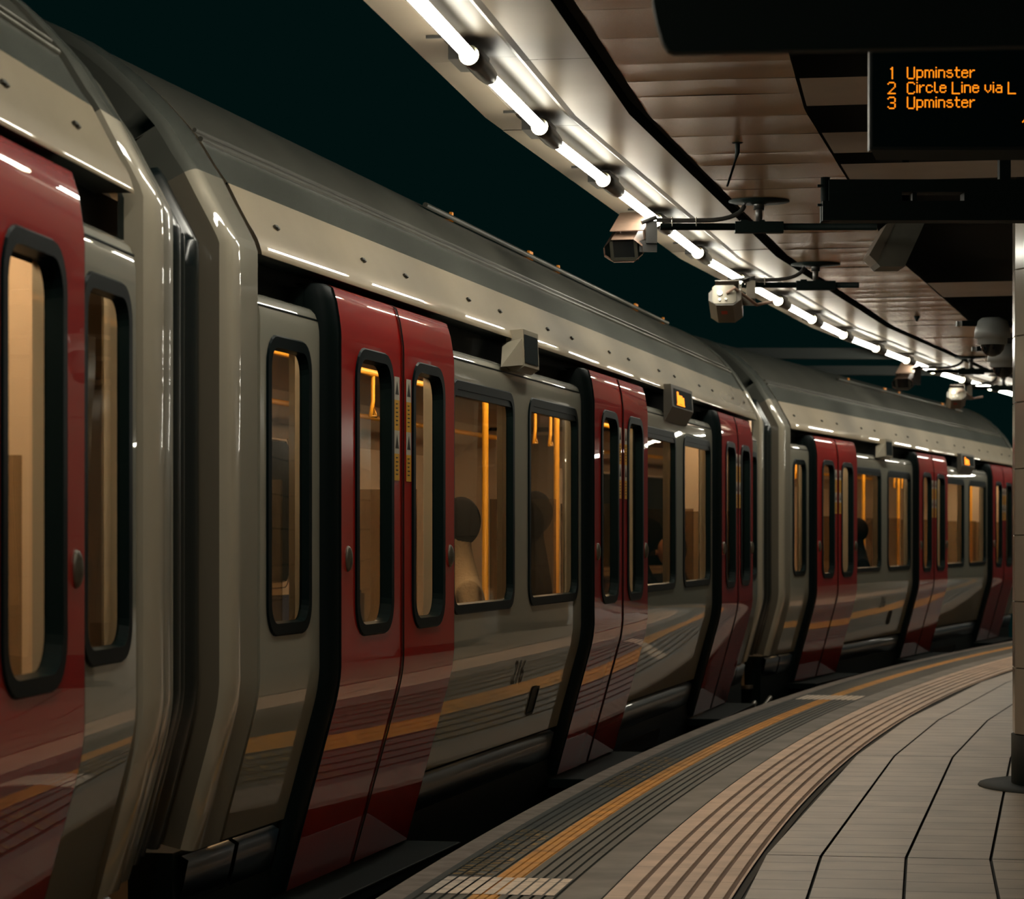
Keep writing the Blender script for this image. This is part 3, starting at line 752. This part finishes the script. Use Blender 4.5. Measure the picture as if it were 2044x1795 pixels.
# ------------------------------------------------------------------ passengers seen through the windows
def passenger(ci, s, y, face, coat, lab, lean=0., H=1.17, stand=False, hood=False):
    th = cars[ci][1]; e = empty('person', in_car(ci, s, y, 0.0), PI/2-th+face, lab, 'person')
    k = H; hz = .56 if not stand else .95
    P = [(0, 0, hz), (0, .03+lean*.3, hz+.22*k), (0, .05+lean*.7, hz+.42*k), (0, .07+lean, hz+.50*k), (0, .10+lean*1.15, hz+.60*k), (0, .13+lean*1.25, hz+.68*k), (0, .14+lean*1.3, hz+.78*k)]
    Rr = [.15, .14, .15, .07, .055, .092, .07]
    edges = [(0, 1), (1, 2), (2, 3), (3, 4), (4, 5), (5, 6)]
    for sx in (-1, 1):
        b = len(P); P += [(sx*.19, .05+lean*.6, hz+.42*k), (sx*.25, .02+lean*.5, hz+.18*k), (sx*.18, .24+lean*.3, hz+.10*k), (sx*.15, .30+lean*.3, hz+.09*k)]
        Rr += [.065, .05, .038, .03]; edges += [(2, b), (b, b+1), (b+1, b+2), (b+2, b+3)]
        b = len(P)
        if stand: P += [(sx*.1, 0, hz-.02), (sx*.1, .02, .50), (sx*.1, 0, .08), (sx*.1, .14, .05)]
        else: P += [(sx*.10, .02, hz), (sx*.11, .46, hz), (sx*.11, .46, .10), (sx*.11, .60, .06)]
        Rr += [.10, .075, .05, .04]; edges += [(0, b), (b, b+1), (b+1, b+2), (b+2, b+3)]
    me = bpy.data.meshes.new('body'); me.from_pydata([Vector(p) for p in P], edges, []); o = bpy.data.objects.new('body', me); COL.objects.link(o)
    o.parent = e
    md = o.modifiers.new('skin', 'SKIN'); md.use_smooth_shade = True
    for v, r in zip(me.skin_vertices[0].data, Rr): v.radius = (r*1.0, r*1.0)
    me.skin_vertices[0].data[0].use_root = True
    o.modifiers.new('sub', 'SUBSURF').levels = 2
    me.materials.append(coat)
    hx = Vector((0, .13+lean*1.25, hz+.70*k))
    # face and hair
    bm = bmesh.new(); bmesh.ops.create_uvsphere(bm, u_segments=20, v_segments=14, radius=1)
    for v in bm.verts:
        c = v.co; f = max(0, c.y); v.co = hx+Vector((c.x*.078*(1-.18*max(0, -c.z)), c.y*.092+.012, c.z*.118))
    for sx in (-1, 1):
        t = Matrix.Translation(hx+Vector((sx*.078, .0, -.005))) @ Matrix.Scale(.02, 4)
        bmesh.ops.create_uvsphere(bm, u_segments=8, v_segments=6, radius=1, matrix=t)
    box(bm, hx.x-.012, hx.x+.012, hx.y+.088, hx.y+.118, hx.z-.03, hx.z+.012)
    obj('head', bm, M['skin'], e, smooth=True)
    bm = bmesh.new()
    for sx in (-1, 1): box(bm, hx.x+sx*.030-.012, hx.x+sx*.030+.012, hx.y+.094, hx.y+.102, hx.z+.008, hx.z+.018)
    box(bm, hx.x-.022, hx.x+.022, hx.y+.094, hx.y+.101, hx.z-.062, hx.z-.055); obj('facial_features', bm, M['hair'], e)
    bm = bmesh.new(); bmesh.ops.create_uvsphere(bm, u_segments=20, v_segments=14, radius=1)
    for v in bm.verts:
        c = v.co; v.co = hx+Vector((c.x*.104, c.y*.108-.024, c.z*.134+.018))
        if c.z < -.1 and c.y < .2: v.co.z -= .16 if not hood else .05; v.co.x *= 1.15
    obj('hair', bm, M['hair'], e, smooth=True)
    for sx in (-1, 1):                                           # hands resting in the lap
        hv = Vector((sx*.15, .33+lean*.3, hz+.09*k))
        bm = bmesh.new(); tube(bm, [hv+Vector((0, -.03, 0)), hv+Vector((0, .01, 0)), hv+Vector((0, .05, -.005))], [.026, .032, .028], 8)
        for q in range(4):
            b0 = hv+Vector(((q-1.5)*.017, .045, -.005)); L = (.060, .072, .068, .052)[q]
            tube(bm, [b0, b0+Vector((0, L*.5, -.008)), b0+Vector((0, L*.85, -.03))], [.0085, .008, .006], 6)
        tube(bm, [hv+Vector((-sx*.025, 0, 0)), hv+Vector((-sx*.05, .03, -.006)), hv+Vector((-sx*.052, .055, -.015))], [.011, .009, .007], 6)
        obj('hand', bm, M['skin'], e, smooth=True)
    return e
passenger(1, -1.85, .46, .35, M['coat_tan'], 'seated dark haired person in a tan knit, seen through the first wide window', lean=-.06, H=1.2)
passenger(1, .42, .58, .1, M['coat_dark'], 'person in a dark coat behind the second wide window of the middle car', lean=-.10, H=1.3)
passenger(1, 3.85, .42, 0, M['coat_dark'], 'seated person in black behind the wide window left of the orange indicator', lean=0, H=1.1)
passenger(1, 5.05, .32, .1, M['coat_dark'], 'low dark seated person behind the wide window right below the orange indicator', lean=0, H=.95)
passenger(2, -1.5, .46, .3, M['coat_dark'], 'seated person in dark clothes behind the first wide window of the far car', lean=-.05, H=1.2)

# ------------------------------------------------------------------ tiled column
colc = (3.13, 14.45); CR = .45
col = empty('tiled_column', (colc[0], colc[1], 0), 0, 'round tiled column with a black skirting at the right edge', 'column')
bm = bmesh.new(); n = 14; th0 = math.radians(180+6)
lay = None
tile_h = .354; z = .28
NT = 14
k = 0
while z < ZC+.1:
    z1 = min(z+tile_h, ZC+.02)
    for t in range(NT):
        a0 = th0+t*2*PI/NT+.008; a1 = th0+(t+1)*2*PI/NT-.008
        q = [(CR*math.cos(a), CR*math.sin(a)) for a in (a0, a1)]
        r2 = CR-.01; q2 = [(r2*math.cos(a), r2*math.sin(a)) for a in (a0-.006, a1+.006)]
        v = [bm.verts.new((q[0][0], q[0][1], z+.006)), bm.verts.new((q[1][0], q[1][1], z+.006)), bm.verts.new((q[1][0], q[1][1], z1-.002)), bm.verts.new((q[0][0], q[0][1], z1-.002))]
        u = [bm.verts.new((q2[0][0], q2[0][1], z+.002)), bm.verts.new((q2[1][0], q2[1][1], z+.002)), bm.verts.new((q2[1][0], q2[1][1], z1+.002)), bm.verts.new((q2[0][0], q2[0][1], z1+.002))]
        bm.faces.new(v)
        for i in range(4): bm.faces.new((v[i], u[i], u[(i+1) % 4], v[(i+1) % 4]))
    z = z1
    if z1 >= ZC: break
obj('tile_cladding', bm, M['tile'], col)
bm = bmesh.new(); lathe(bm, [(CR-.026, 0), (CR-.026, ZC+.4)], 28); obj('column_core', bm, M['grout'], col)
bm = bmesh.new(); lathe(bm, [(CR+.002, 0), (CR+.002, .278), (CR-.03, .283)], 28); obj('skirting', bm, M['black'], col)
bm = bmesh.new(); lathe(bm, [(CR+.18, 0), (CR+.175, .012), (CR+.0, .016)], 36); obj('base_ring', bm, M['black'], col)
c2 = copy_tree(col); p = PL(33.4, 2.76, 0); c2.location = p; tag(c2, 'round tiled column further along the platform, seen only in reflections', 'column')
c3 = copy_tree(col); p = PL(43.0, 2.76, 0); c3.location = p; tag(c3, 'third round tiled column along the platform, seen only in reflections', 'column')

# ------------------------------------------------------------------ train describer display
FONT = {
'1': [' #', '##']+[' #']*7, '2': [' #### ', '#    #', '     #', '     #', '    # ', '   #  ', '  #   ', ' #    ', '######'],
'3': [' #### ', '#    #', '     #', '     #', '  ### ', '     #', '     #', '#    #', ' #### '],
'U': ['#    #']*8+[' #### '], 'C': [' #### ', '#    #']+['#     ']*5+['#    #', ' #### '], 'L': ['#     ']*8+['######'],
'p': ['', '', '#### ', '#   #', '#   #', '#   #', '#   #', '#### ', '#', '#'], 'm': ['', '', '### ## ']+['#  #  #']*5,
'i': ['#', '']+['#']*6, 'n': ['', '', '#### ']+['#   #']*5, 's': ['', '', ' ### ', '#    ', ' ### ', '    #', '#   #', ' ### '],
't': [' #  ', ' #  ', '####', ' #  ', ' #  ', ' #  ', ' #  ', '  ##'], 'e': ['', '', ' ### ', '#   #', '#####', '#    ', '#   #', ' ### '],
'r': ['', '', '# ##', '##  ', '#   ', '#   ', '#   ', '#   '], 'c': ['', '', ' ### ', '#   #', '#    ', '#    ', '#   #', ' ### '],
'l': ['#  ']*7+[' ##'], 'v': ['', '', '#   #', '#   #', '#   #', '#   #', ' # # ', '  #  '], 'a': ['', '', ' ### ', '    #', ' ####', '#   #', '#   #', ' ####'], ' ': []}
YD = 9.0
pl, pb = pix(1735, 300, YD), pix(1735, 92, YD)
disp = empty('train_describer', (pl.x, YD, pl.z), 0, 'black hanging departure display with amber text at the top right', 'display')
X0, X1, Z0, Z1 = 0, 1.05, 0, pb.z-pl.z
o = bbox('display_case', (X0, X1, 0, .05, Z0, Z1), M['dispf'], disp, .008)
bm = bmesh.new(); f = bm.faces.new([bm.verts.new(p) for p in ((X0+.012, -.003, Z0+.012), (X1-.012, -.003, Z0+.012), (X1-.012, -.003, Z1-.012), (X0+.012, -.003, Z1-.012))]); obj('display_screen', bm, M['gloss'], disp)
bm = bmesh.new()
v = [bm.verts.new(p) for p in ((X0+.005, -.005, -.0), (X1, -.005, 0), (X1, .05, -.026), (X0+.03, .05, -.026), (X0+.03, .07, -.020), (X1, .07, -.020))]
bm.faces.new((v[0], v[1], v[2], v[3])); bm.faces.new((v[3], v[2], v[5], v[4])); obj('bottom_lip', bm, M['zinc2'] if 'zinc2' in M else M['dispf'], disp)
for xx in (.46,):
    bm = bmesh.new(); box(bm, xx-.028, xx+.028, .01, .05, Z1-.01, ZC+.4-pl.z); obj('hanger', bm, M['black'], disp)
PITCH = 2.72*YD/FPX
def led_text(txt, xpx, ypx):
    bm = bmesh.new()
    c = 0
    x0 = (xpx-1735)*YD/FPX; z0 = (300-ypx)*YD/FPX
    for ch in txt:
        g = FONT[ch]; wd = max([len(r) for r in g]) if g else 2
        for r, row in enumerate(g):
            for q, chh in enumerate(row):
                if chh == '#':
                    cx, cz = x0+(c+q)*PITCH, z0-r*PITCH
                    if cx > X1-.02: continue
                    t = Matrix.Translation((cx, -.0055, cz)) @ Matrix.Rotation(PI/2, 4, 'X')
                    bmesh.ops.create_circle(bm, cap_ends=True, radius=PITCH*.52, segments=8, matrix=t)
        c += wd+1 if g else 3
    tag(obj('led_text', bm, M['led'], disp), None, None, None, 'stuff')
for t, x, y in (('1', 1778, 135.5), ('Upminster', 1811, 135.5), ('2', 1772.5, 165.5), ('Circle Line via L', 1811, 165.5), ('3', 1772.5, 195), ('Upminster', 1811, 195)): led_text(t, x, y)
bm = bmesh.new()
for q in range(3):
    t = Matrix.Translation(((2041+q*1.9-1735)*YD/FPX, -.0055, (300-244+q*2.2)*YD/FPX)) @ Matrix.Rotation(PI/2, 4, 'X')
    bmesh.ops.create_circle(bm, cap_ends=True, radius=PITCH*.5, segments=8, matrix=t)
obj('led_text', bm, M['led'], disp)['kind'] = 'stuff'

# near dark sign box hanging at the top right
Ys = 5.6; a = pix(1330, 105, Ys); b_ = pix(1303, -40, Ys)
sg = empty('hanging_sign', (a.x, Ys, a.z), 0, 'large blurred black hanging box at the top edge, above the amber display', 'sign')
bm = bmesh.new()
pts = [(b_.x-a.x, b_.z-a.z), (b_.x-a.x+.001, .105), (-.018, .06), (-.006, .022), (.004, .006), (.018, .0), (.75, .014), (1.6, .014), (1.6, b_.z-a.z)]
v0 = [bm.verts.new((x, 0, z)) for x, z in pts]; v1 = [bm.verts.new((x, .04, z)) for x, z in pts]
bm.faces.new(v0); bm.faces.new(v1[::-1])
for i in range(len(pts)):
    k = (i+1) % len(pts); bm.faces.new((v0[i], v1[i], v1[k], v0[k]))
bmesh.ops.recalc_face_normals(bm, faces=bm.faces); obj('sign_box', bm, M['black'], sg)
bm = bmesh.new(); tube(bm, [(.5, .02, b_.z-a.z-.01), (.5, .02, ZC+.5-a.z)], .015, 10); obj('hanger', bm, M['black'], sg)
bm = bmesh.new(); tube(bm, [(1.2, .02, b_.z-a.z-.01), (1.2, .02, ZC+.5-a.z)], .015, 10); obj('hanger', bm, M['black'], sg)

# dark beam rig below the display
Yb = 12.6
def P2(x, y): p = pix(x, y, Yb); return p.x, p.z
x0, zt = P2(1655, 358); x1, zb = P2(2090, 440)
rig = empty('service_gantry', (x0, Yb, zb), 0, 'long black service beam running to the right edge below the display', 'beam')
W_, H_ = x1-x0, zt-zb
za = P2(0, 383)[1]-zb; zc2 = P2(0, 401)[1]-zb; xa = P2(1800, 0)[0]-x0; xb = P2(1925, 0)[0]-x0
bm = bmesh.new(); box(bm, 0, W_, 0, .12, za, H_); box(bm, -.03, W_, -.004, .12, 0, zc2); box(bm, 0, xa, .002, .118, zc2, za); box(bm, xb, W_, .002, .118, zc2, za)
box(bm, xa+.055, xa+.075, .03, .09, zc2, za)
obj('beam_body', bm, M['black'], rig)
bm = bmesh.new(); tube(bm, [(-.012, .05, -.0), (-.012, .05, H_+.015)], .022, 10); box(bm, -.05, -.02, .03, .05, H_-.03, H_-.02); box(bm, -.05, -.02, .03, .05, H_-.12, H_-.11); obj('end_bracket', bm, M['black'], rig)
bm = bmesh.new(); box(bm, P2(1998, 0)[0]-x0, P2(2020, 0)[0]-x0, .03, .09, H_, ZC+.1-zb); obj('hanger', bm, M['black'], rig)

# tilted grey loudspeaker box
Yp = 15.2
sp = empty('loudspeaker', pix(1792, 490, Yp), 0, 'tilted grey loudspeaker box hanging below the black service beam', 'loudspeaker')
k = Yp/FPX
def q3(x, y, dy=0): return Vector(((x-1792)*k, dy, (490-y)*k))
bm = bmesh.new()
fr = [(1762, 448), (1845, 440), (1806, 533), (1757, 533), (1737, 508)]
f0 = [bm.verts.new(q3(1788, 440)), bm.verts.new(q3(1848, 440)), bm.verts.new(q3(1806, 532)), bm.verts.new(q3(1757, 532)), bm.verts.new(q3(1750, 524))]
f1 = [bm.verts.new(q3(x, y, .28)) for x, y in ((1788, 440), (1848, 440), (1806, 532), (1757, 532), (1750, 524))]
bm.faces.new(f0); bm.faces.new(f1[::-1])
for i in range(5):
    kk = (i+1) % 5; bm.faces.new((f0[i], f1[i], f1[kk], f0[kk]))
obj('speaker_case', bm, M['box'], sp)
bm = bmesh.new()
g0 = [bm.verts.new(q3(x, y, -.004)) for x, y in ((1770, 447), (1789, 440), (1750, 524), (1735, 509))]
g1 = [bm.verts.new(q3(x, y, .28)) for x, y in ((1770, 447), (1789, 440), (1750, 524), (1735, 509))]
bm.faces.new(g0); bm.faces.new(g1[::-1])
for i in range(4):
    kk = (i+1) % 4; bm.faces.new((g0[i], g1[i], g1[kk], g0[kk]))
obj('mounting_plate', bm, M['camg'], sp)
bm = bmesh.new(); tube(bm, [q3(1815, 445, .14), Vector(((1815-1792)*k, .14, ZC+.5-sp.location.z))], .02, 8); obj('hanger', bm, M['black'], sp)

# ------------------------------------------------------------------ security cameras on ceiling bars
def cctv(Y, xstem, xl, xr, hx, hy, front, lab, yaw, tilt, cable=True):
    """Y depth of the bar, xstem its pixel column, hx,hy housing centre"""
    st = pix(xstem, 0, Y).x; zb_ = CAMH+1.68; z_c = ZC
    e = empty('security_camera', (st, Y, z_c), 0, lab, 'security camera', 'security cameras on ceiling bars')
    def L(x): return pix(x, 0, Y).x-st
    bm = bmesh.new()
    prof = [(0, -.0), (.165, -.0), (.165, -.006), (.05, -.012), (.035, -.02), (0, -.02)]
    lathe(bm, [(max(r, .001), z) for r, z in prof], 28); obj('ceiling_rose', bm, M['black'], e)
    bm = bmesh.new(); tube(bm, [(0, 0, -.01), (0, 0, zb_-z_c)], .019, 14); tube(bm, [(0, 0, .0), (0, 0, -.05)], .029, 14); obj('stem', bm, M['holder'], e)
    bm = bmesh.new(); h = .019; z0 = zb_-z_c
    tube(bm, [(L(xl), 0, z0), (L(xr), 0, z0)], h, 12); box(bm, -.13, .13, -.03, .03, z0-.034, z0+.026); box(bm, -.10, -.06, -.02, .02, z0+.026, z0+.036); box(bm, .0, .03, -.02, .02, z0+.026, z0+.036)
    obj('crossbar', bm, M['black'], e)
    if cable:
        bm = bmesh.new(); c0 = Vector((-.075, 0, 0)); pts = []
        for i in range(9):
            t = i/8; pts.append(Vector((-.075-.22*t**2, 0, -.01-.095*math.sin(t*PI/2))))
        pts += [Vector((-.40, -.01, -.108)), Vector((-.55, -.01, -.105)), Vector((L(hx)+.18, -.02, -.092)), Vector((L(hx)+.10, -.03, -.12))]
        tube(bm, pts, .0125, 8); obj('conduit', bm, M['holder'], e)
        for sx in (-.34, -.47): 
            bm = bmesh.new(); tube(bm, [(sx, -.022, z0), (sx, -.026, z0+.03), (sx, 0, z0+.05)], .004, 6); obj('cable_tie', bm, M['zinc'], e)
    # housing, long axis local Y (front = -Y), then turned
    c = pix(hx, hy, Y)-Vector((st, Y, z_c))
    m4 = Matrix.Translation(c) @ Matrix.Rotation(yaw, 4, 'Z') @ Matrix.Rotation(tilt, 4, 'X')
    oct_ = [(-.058, -.10), (.052, -.10), (.105, -.060), (.105, -.010), (.062, .030), (-.062, .030), (-.108, -.015), (-.108, -.065)]
    bm = bmesh.new(); Lh = .34
    y0, y1 = (0, Lh) if front else (-Lh, 0)
    a_ = [bm.verts.new((x, y0, z)) for x, z in oct_]; b2 = [bm.verts.new((x, y1, z)) for x, z in oct_]
    for i in range(8):
        kk = (i+1) % 8; bm.faces.new((a_[i], a_[kk], b2[kk], b2[i]))
    bm.faces.new(b2 if front else a_[::-1])
    if not front: bm.faces.new(b2)
    bmesh.ops.recalc_face_normals(bm, faces=bm.faces); bmesh.ops.transform(bm, matrix=m4, verts=bm.verts)
    obj('housing', bm, M['camh'] if front else M['camg'], e)
    if front:
        bm = bmesh.new()
        o1 = [bm.verts.new((x*.98, .03, z*.98)) for x, z in oct_]; hole = [(-.052, -.075), (.052, -.075), (.052, .025), (-.052, .025)]
        bm.faces.new(o1); bmesh.ops.transform(bm, matrix=m4, verts=bm.verts); obj('faceplate', bm, M['black'], e)
        bm = bmesh.new()
        for xx in (-.075, .058): box(bm, xx, xx+.018, .012, .028, -.082, .018)
        box(bm, -.075, .076, .012, .028, -.095, -.078)
        bmesh.ops.transform(bm, matrix=m4, verts=bm.verts); obj('window_trim', bm, M['camface'], e)
        bm = bmesh.new(); box(bm, -.055, .055, .018, .027, -.077, .017); bmesh.ops.transform(bm, matrix=m4, verts=bm.verts); obj('window', bm, M['smoke'], e)
        bm = bmesh.new(); box(bm, -.075, .110, .05, .36, .060, .065); box(bm, .106, .112, .05, .36, -.06, .065); box(bm, -.05, -.03, .1, .12, .029, .062)
        bmesh.ops.transform(bm, matrix=m4, verts=bm.verts); obj('sun_shield', bm, M['camh'], e)
    else:
        bm = bmesh.new(); pl_ = [(-.085, -.075), (-.07, -.09), (.055, -.09), (.072, -.075), (.072, .02), (.055, .036), (-.07, .036), (-.085, .02)]
        a_ = [bm.verts.new((x, -Lh-.006, z)) for x, z in pl_]; b2 = [bm.verts.new((x, -Lh+.001, z)) for x, z in pl_]
        bm.faces.new(a_)
        for i in range(8):
            kk = (i+1) % 8; bm.faces.new((a_[i], b2[i], b2[kk], a_[kk]))
        bmesh.ops.transform(bm, matrix=m4, verts=bm.verts); obj('back_plate', bm, M['handle'], e)
        for (x, z, r) in ((-.035, -.02, .018), (-.035, -.065, .008), (.005, -.062, .009)):
            bm = bmesh.new(); tube(bm, [(x, -Lh-.02, z), (x, -Lh, z)], r, 12); bmesh.ops.transform(bm, matrix=m4, verts=bm.verts); obj('gland', bm, M['zinc'], e)
        bm = bmesh.new(); box(bm, -.03, .01, -.23, -.17, -.1015, -.1); bmesh.ops.transform(bm, matrix=m4, verts=bm.verts); obj('warning_label', bm, M['redlab'], e)
        bm = bmesh.new(); tube(bm, [m4 @ Vector((.01, -Lh-.01, -.02)), m4 @ Vector((.06, -Lh-.05, .0)), c+Vector((.19, -.05, .02)), c+Vector((.30, -.03, .045))], .011, 8); obj('flexible_conduit', bm, M['camh'], e)
        bm = bmesh.new(); box(bm, -.07, .085, -.30, .02, .083, .088); box(bm, .085, .09, -.3, .02, -.03, .088); bmesh.ops.transform(bm, matrix=m4, verts=bm.verts); obj('sun_shield', bm, M['camg'], e)
    # swivel bracket
    bm = bmesh.new(); bx = c.x+.135
    box(bm, bx-.01, bx+.05, -.02, .02, z0-.09, z0+.03); box(bm, bx-.045, bx+.05, .0, .02, z0-.135, z0-.075); tube(bm, [(bx-.06, 0.05, c.z), (bx+.02, 0, z0-.06)], .014, 8)
    obj('swivel_bracket', bm, M['camg'] if not front else M['holder'], e)
    return e
cctv(14.58, 1515, 1318, 1750, 1243, 489, True, 'nearest security camera, front facing, brownish box case with a dark window', math.radians(-14), math.radians(25))
cctv(17.94, 1628, 1480, 1714, 1452, 616, False, 'second security camera, seen from behind with its steel back plate and cable', math.radians(-7), math.radians(-15))
cctv(27.2, 1938, 1850, 2010, 1801, 761, True, 'third security camera, small front facing box case above the far car roof', math.radians(-20), math.radians(24))
cctv(30.2, 2003, 1932, 2060, 1907, 800, False, 'farthest security camera, small and seen from behind above the far car roof', math.radians(-7), math.radians(-15))
# small rod hanging from the slats, with its plate
bm = bmesh.new(); p0 = pix(1472, 283, 12.45); tube(bm, [p0, p0+Vector((.0, 0, -.05)), p0+Vector((-.02, -.02, -.12)), p0+Vector((-.05, -.03, -.21))], [.012, .011, .006, .005], 8); lathe(bm, [(.001, 0), (.035, 0), (.02, -.008)], 12)
for v in bm.verts[-36:]: v.co += p0
tag(obj('hanging_cable', bm, M['black']), 'short black cable end dangling from the slatted ceiling', 'cable')
bm = bmesh.new(); p0 = pix(1830, 632, 22.2); tube(bm, [p0+Vector((0, 0, .04)), p0, p0+Vector((0, 0, -.04))], [.006, .028, .006], 8)
tag(obj('ceiling_sensor', bm, M['black']), 'small black pointed sensor on the far slatted ceiling', 'sensor')

# dome cameras beside the column
def dome(x, y, Y, sc, lab):
    p = pix(x, y, Y); e = empty('dome_camera', p, 0, lab, 'dome camera')
    bm = bmesh.new(); lathe(bm, [(.001, .11), (.07, .108), (.10, .085), (.115, .02), (.118, -.02), (.098, -.022), (.095, -.06), (.085, -.068)], 28)
    bmesh.ops.scale(bm, vec=(sc, sc, sc), verts=bm.verts); obj('dome_housing', bm, M['dome'], e)
    bm = bmesh.new(); lathe(bm, [(.080, -.066), (.072, -.10), (.05, -.128), (.02, -.142), (.001, -.145)], 24); bmesh.ops.scale(bm, vec=(sc, sc, sc), verts=bm.verts); obj('smoked_bubble', bm, M['smoke'], e)
    bm = bmesh.new(); box(bm, -.2*sc, .45, -.015, .015, .055*sc, .09*sc); obj('mounting_arm', bm, M['black'], e)
    bm = bmesh.new(); tube(bm, [(-.235*sc, 0, .07*sc), (-.2*sc, 0, .07*sc)], .018*sc, 10); obj('arm_cap', bm, M['dome'], e)
    return e
dome(1981, 668, 17.6, 1.0, 'upper dome camera with smoked bubble, left of the tiled column')
dome(2003, 716, 19.0, .95, 'lower dome camera half hidden by the tiled column')
